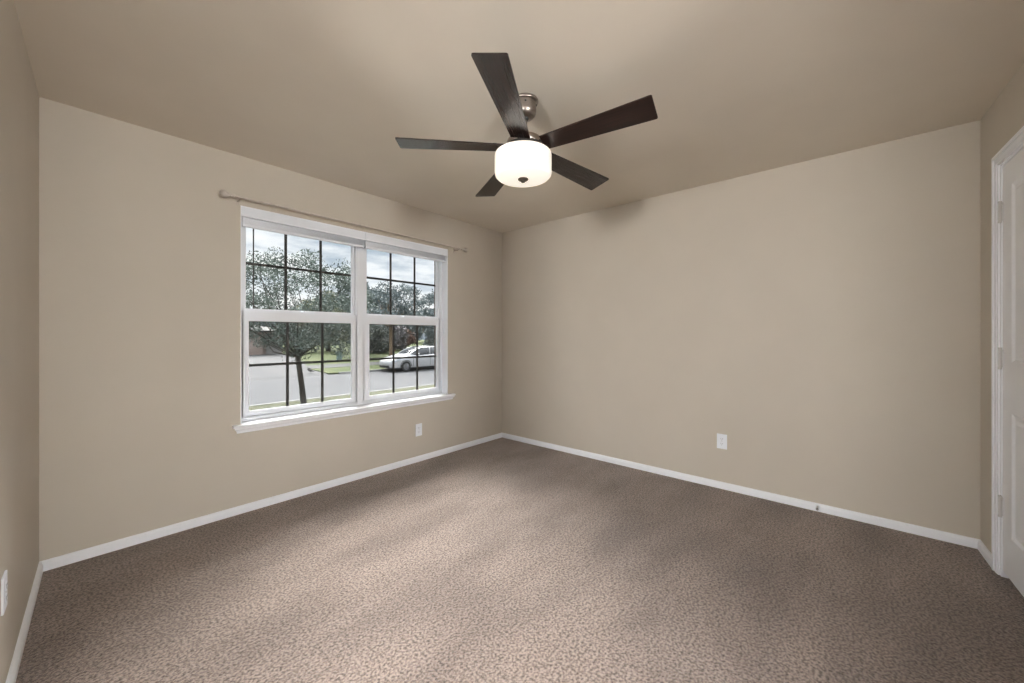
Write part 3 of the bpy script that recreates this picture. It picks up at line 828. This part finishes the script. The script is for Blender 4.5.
# distant tree line closing the view
for i in range(11):
    x = 2 + i*6.0; y = 56 + (i % 2)*7.5
    tree('distant_tree', (x, y, -.25), 'distant dark tree in the row far behind the houses', 'tree', 1.2, .3,
         (0, 0, 2.9+.5*math.sin(i*2.1), 3.9, 1.8, 2.6), 55, 1.2, 120, .24, M['leaf_dark' if i % 2 else 'leaf_blue'], M['bark'], 60+i, group='distant tree line')

# far house with garage
def house():
    root = empty('neighbour_house', (5.0, 32, -.38)); tag(root, 'pinkish brick house with pale garage door across the street', 'house')
    def P(nm, bm, mt, par=root):
        o = obj(nm, bm, mt, par)
        if par is root: o.location = -Vector((5.0, 32, -.38))
        return o
    bm = bmesh.new(); box(bm, (-4, 32.6, -.5), (9.9, 42, 1.55)); P('wall', bm, M['housebrick'])
    bm = bmesh.new(); box(bm, (9.9, 33.4, -.5), (11.6, 42, 1.5)); P('side_wall', bm, M['housebrick'])
    bm = bmesh.new()
    for k in range(4):
        box(bm, (10.35, 33.32, -.38+.44*k), (11.5, 33.40, -.38+.44*k+.42))
    P('garage_door', bm, M['garage'])
    bm = bmesh.new(); box(bm, (-4.3, 32.3, 1.45), (11.8, 32.45, 1.62)); P('fascia', bm, M['roof'])
    bm = bmesh.new()
    vs = [(-4.4, 32.2, 1.6), (11.9, 32.2, 1.6), (11.9, 42.3, 1.6), (-4.4, 42.3, 1.6), (0, 37.2, 2.7), (7, 37.2, 2.7)]
    v = [bm.verts.new(p) for p in vs]
    for f in ((0, 1, 5, 4), (1, 2, 5), (2, 3, 4, 5), (3, 0, 4), (3, 2, 1, 0)): bm.faces.new([v[i] for i in f])
    P('roof', bm, M['roof'])
house()

# utility box on the far lawn
bm = bmesh.new(); box(bm, (-.15, -.15, -.05), (.15, .15, .55)); bevel(bm, .03, 2); 
root = obj('utility_box', bm, M['teal']); root.location = (12.35, 24.2, -.57)
tag(root, 'small pale teal utility box on the grass across the street', 'utility box')
bm = bmesh.new(); box(bm, (-.18, -.18, .552), (.18, .18, .61)); bevel(bm, .02, 2); obj('lid', bm, M['teal'], root)

# small bird on the driveway edge
def bird():
    root = empty('bird', (8.40, 18.9, -.824)); tag(root, 'small dark bird standing on the pale driveway right of the oak trunk', 'bird')
    bm = bmesh.new()
    bmesh.ops.create_uvsphere(bm, u_segments=16, v_segments=10, radius=1, matrix=Matrix.Translation((0, 0, .13)) @ Matrix.Rotation(.35, 4, 'Y') @ Matrix.Diagonal((.12, .06, .065, 1)))
    bmesh.ops.create_uvsphere(bm, u_segments=12, v_segments=8, radius=.038, matrix=Matrix.Translation((-.11, 0, .21)))
    tube(bm, [(-.14, 0, .21), (-.175, 0, .203)], [.010, .002], 6)
    tube(bm, [(.08, 0, .10), (.22, 0, .06)], [.03, .018], 8)
    for s in (-.02, .02): tube(bm, [(0, s, .09), (.0, s, 0)], .006, 5)
    obj('body', bm, M['bird'], root, True)
bird()

# ------------------------------------------------------------------ parked hatchback
def car():
    # local: x from nose (0) to tail (4.45), y half width (near side is -y), z up
    X0 = 11.92
    root = empty('parked_car', (X0, 17.35, GZ)); tag(root, 'white hatchback parked along the far curb, seen through the right window', 'car')
    st = [  # x, halfwidth at shoulder, sill z, shoulder z, top z, half width at top
        (0.00, .52, .36, .50, .56, .45), (.08, .68, .24, .62, .68, .55), (.30, .80, .20, .70, .78, .62), (.70, .85, .20, .76, .88, .66),
        (1.05, .865, .20, .82, .96, .66), (1.25, .87, .20, .86, 1.02, .66)]
    st2 = [(1.25, .87, .20, .86), (2.0, .875, .20, .90), (2.8, .875, .20, .94), (3.5, .87, .20, .98), (4.0, .85, .22, 1.02), (4.30, .80, .28, 1.04), (4.42, .70, .36, 1.0)]
    bm = bmesh.new(); rings = []
    allst = [(x, w, s, sh, t, tw) for x, w, s, sh, t, tw in st] + [(x, w, s, sh, sh+.05, .70) for x, w, s, sh in st2[1:]]
    for x, w, s, sh, t, tw in allst:
        half = [(w*.80, s), (w*.97, s+.06), (w, s+(sh-s)*.45), (w*.985, sh-.05), (w*.95, sh), (tw, t), (tw*.5, t+.015)]
        ring = [bm.verts.new((x, -y, z)) for y, z in half] + [bm.verts.new((x, y, z)) for y, z in reversed(half)]
        rings.append(ring)
    n = len(rings[0])
    for A, B in zip(rings, rings[1:]):
        for i in range(n): bm.faces.new((A[i], A[(i+1) % n], B[(i+1) % n], B[i]))
    bm.faces.new(rings[0]); bm.faces.new(list(reversed(rings[-1])))
    body = obj('body', bm, M['car'], root, True, 40)
    # cabin: greenhouse shell in glass with painted roof and pillars
    cab = [(1.20, .97, .66, .97, .66), (1.75, .97, .72, 1.26, .60), (2.25, .97, .74, 1.44, .56), (2.75, .97, .74, 1.485, .55), (3.3, .99, .74, 1.46, .55), (3.9, 1.02, .72, 1.36, .54), (4.36, 1.04, .66, 1.10, .56)]
    bm = bmesh.new(); rings = []
    for x, z0, w0, z1, w1 in cab:
        rings.append([bm.verts.new(q) for q in ((x, -w0, z0-.08), (x, -w0, z0), (x, -w1, z1-.06 if z1-z0 > .1 else z1-.005), (x, -w1*.9, z1-.012), (x, 0, z1), (x, w1*.9, z1-.012), (x, w1, z1-.06 if z1-z0 > .1 else z1-.005), (x, w0, z0), (x, w0, z0-.08))])
    for A, B in zip(rings, rings[1:]):
        for i in range(8): bm.faces.new((A[i], A[i+1], B[i+1], B[i]))
    bm.faces.new(rings[-1])
    obj('windows', bm, M['carglass'], root, True, 45)
    # roof skin + pillars
    bm = bmesh.new(); rings = []
    for x, z0, w0, z1, w1 in cab[2:]:
        rings.append([bm.verts.new(q) for q in ((x, -w1-.004, z1-.065), (x, -w1*.9, z1+.004), (x, 0, z1+.014), (x, w1*.9, z1+.004), (x, w1+.004, z1-.065))])
    for A, B in zip(rings, rings[1:]):
        for i in range(4): bm.faces.new((A[i], A[i+1], B[i+1], B[i]))
    ret = bmesh.ops.solidify(bm, geom=list(bm.faces), thickness=.01)
    obj('roof', bm, M['car'], root, True, 60)
    for s in (-1, 1):
        for pts in ([(1.22, .665, .97), (1.75, .605, 1.255), (2.25, .565, 1.42)], [(2.70, .745, .98), (2.78, .555, 1.43)], [(3.85, .725, 1.04), (3.55, .56, 1.38)]):
            bm = bmesh.new(); tube(bm, [(x, s*y, z) for x, y, z in pts], .028, 8); obj('pillar', bm, M['car'], root, True)
        # mirror
        bm = bmesh.new(); bmesh.ops.create_uvsphere(bm, u_segments=14, v_segments=8, radius=1, matrix=Matrix.Translation((1.72, s*.93, 1.02)) @ Matrix.Diagonal((.07, .11, .07, 1)))
        obj('side_mirror', bm, M['car'], root, True)
        bm = bmesh.new(); v = [bm.verts.new(q) for q in ((.10, s*.66, .60), (.28, s*.795, .64), (.62, s*.835, .74), (.60, s*.79, .80), (.30, s*.70, .745), (.12, s*.60, .67))]
        f = bm.faces.new(v); bmesh.ops.translate(bm, verts=v, vec=(-.01, s*.012, .008)); bmesh.ops.solidify(bm, geom=[f], thickness=.02)
        obj('headlight', bm, M['lampglass'], root)
        for hx in (2.35, 3.35):
            bm = bmesh.new(); box(bm, (hx, s*.868, .84), (hx+.18, s*.892, .865)); obj('door_handle', bm, M['car'], root)
        for wx in (.92, 3.62):
            wl = empty('wheel', (wx, s*.80, .315), 0, root)
            m = Matrix.Rotation(PI/2, 4, 'X')
            bm = bmesh.new(); lathe(bm, [(.20, -.10), (.29, -.105), (.315, -.08), (.315, .08), (.29, .105), (.20, .10), (.20, -.10)], 32, m); obj('tyre', bm, M['tyre'], wl, True, 40)
            bm = bmesh.new(); lathe(bm, [(.0, -.03), (.20, -.03), (.20, .03), (0, .03)], 28, m)
            for k in range(5):
                mm = Matrix.Rotation(k*2*PI/5, 4, 'Y')
                box(bm, (-.025, s*.03, .03), (.025, s*.085, .205), mm)
            lathe(bm, [(.185, -.095), (.212, -.095), (.212, .095), (.185, .095), (.185, -.095)], 28, m)
            lathe(bm, [(0, -.09), (.045, -.09), (.045, .09), (0, .09)], 16, m)
            obj('rim', bm, M['rim'], wl)
            # dark wheel arch lip
            bm = bmesh.new()
            pts = [(wx+.37*math.cos(t), s*.868, .315+.37*math.sin(t)) for t in [PI*i/14 for i in range(15)]]
            tube(bm, pts, .018, 6); obj('wheel_arch', bm, M['black'], root)
    bm = bmesh.new(); box(bm, (-.03, -.48, .27), (.12, .48, .40)); bevel(bm, .02, 2); obj('grille', bm, M['black'], root)
    bm = bmesh.new(); box(bm, (.5, -.72, .14), (4.0, .72, .24)); obj('underbody', bm, M['black'], root)
    for y in (-.885, .865):
        for hx in (1.42, 2.62, 3.2):
            bm = bmesh.new(); box(bm, (hx, y, .30), (hx+.012, y+.02, .88)); 
            obj('door_seam', bm, M['black'], root)
car()
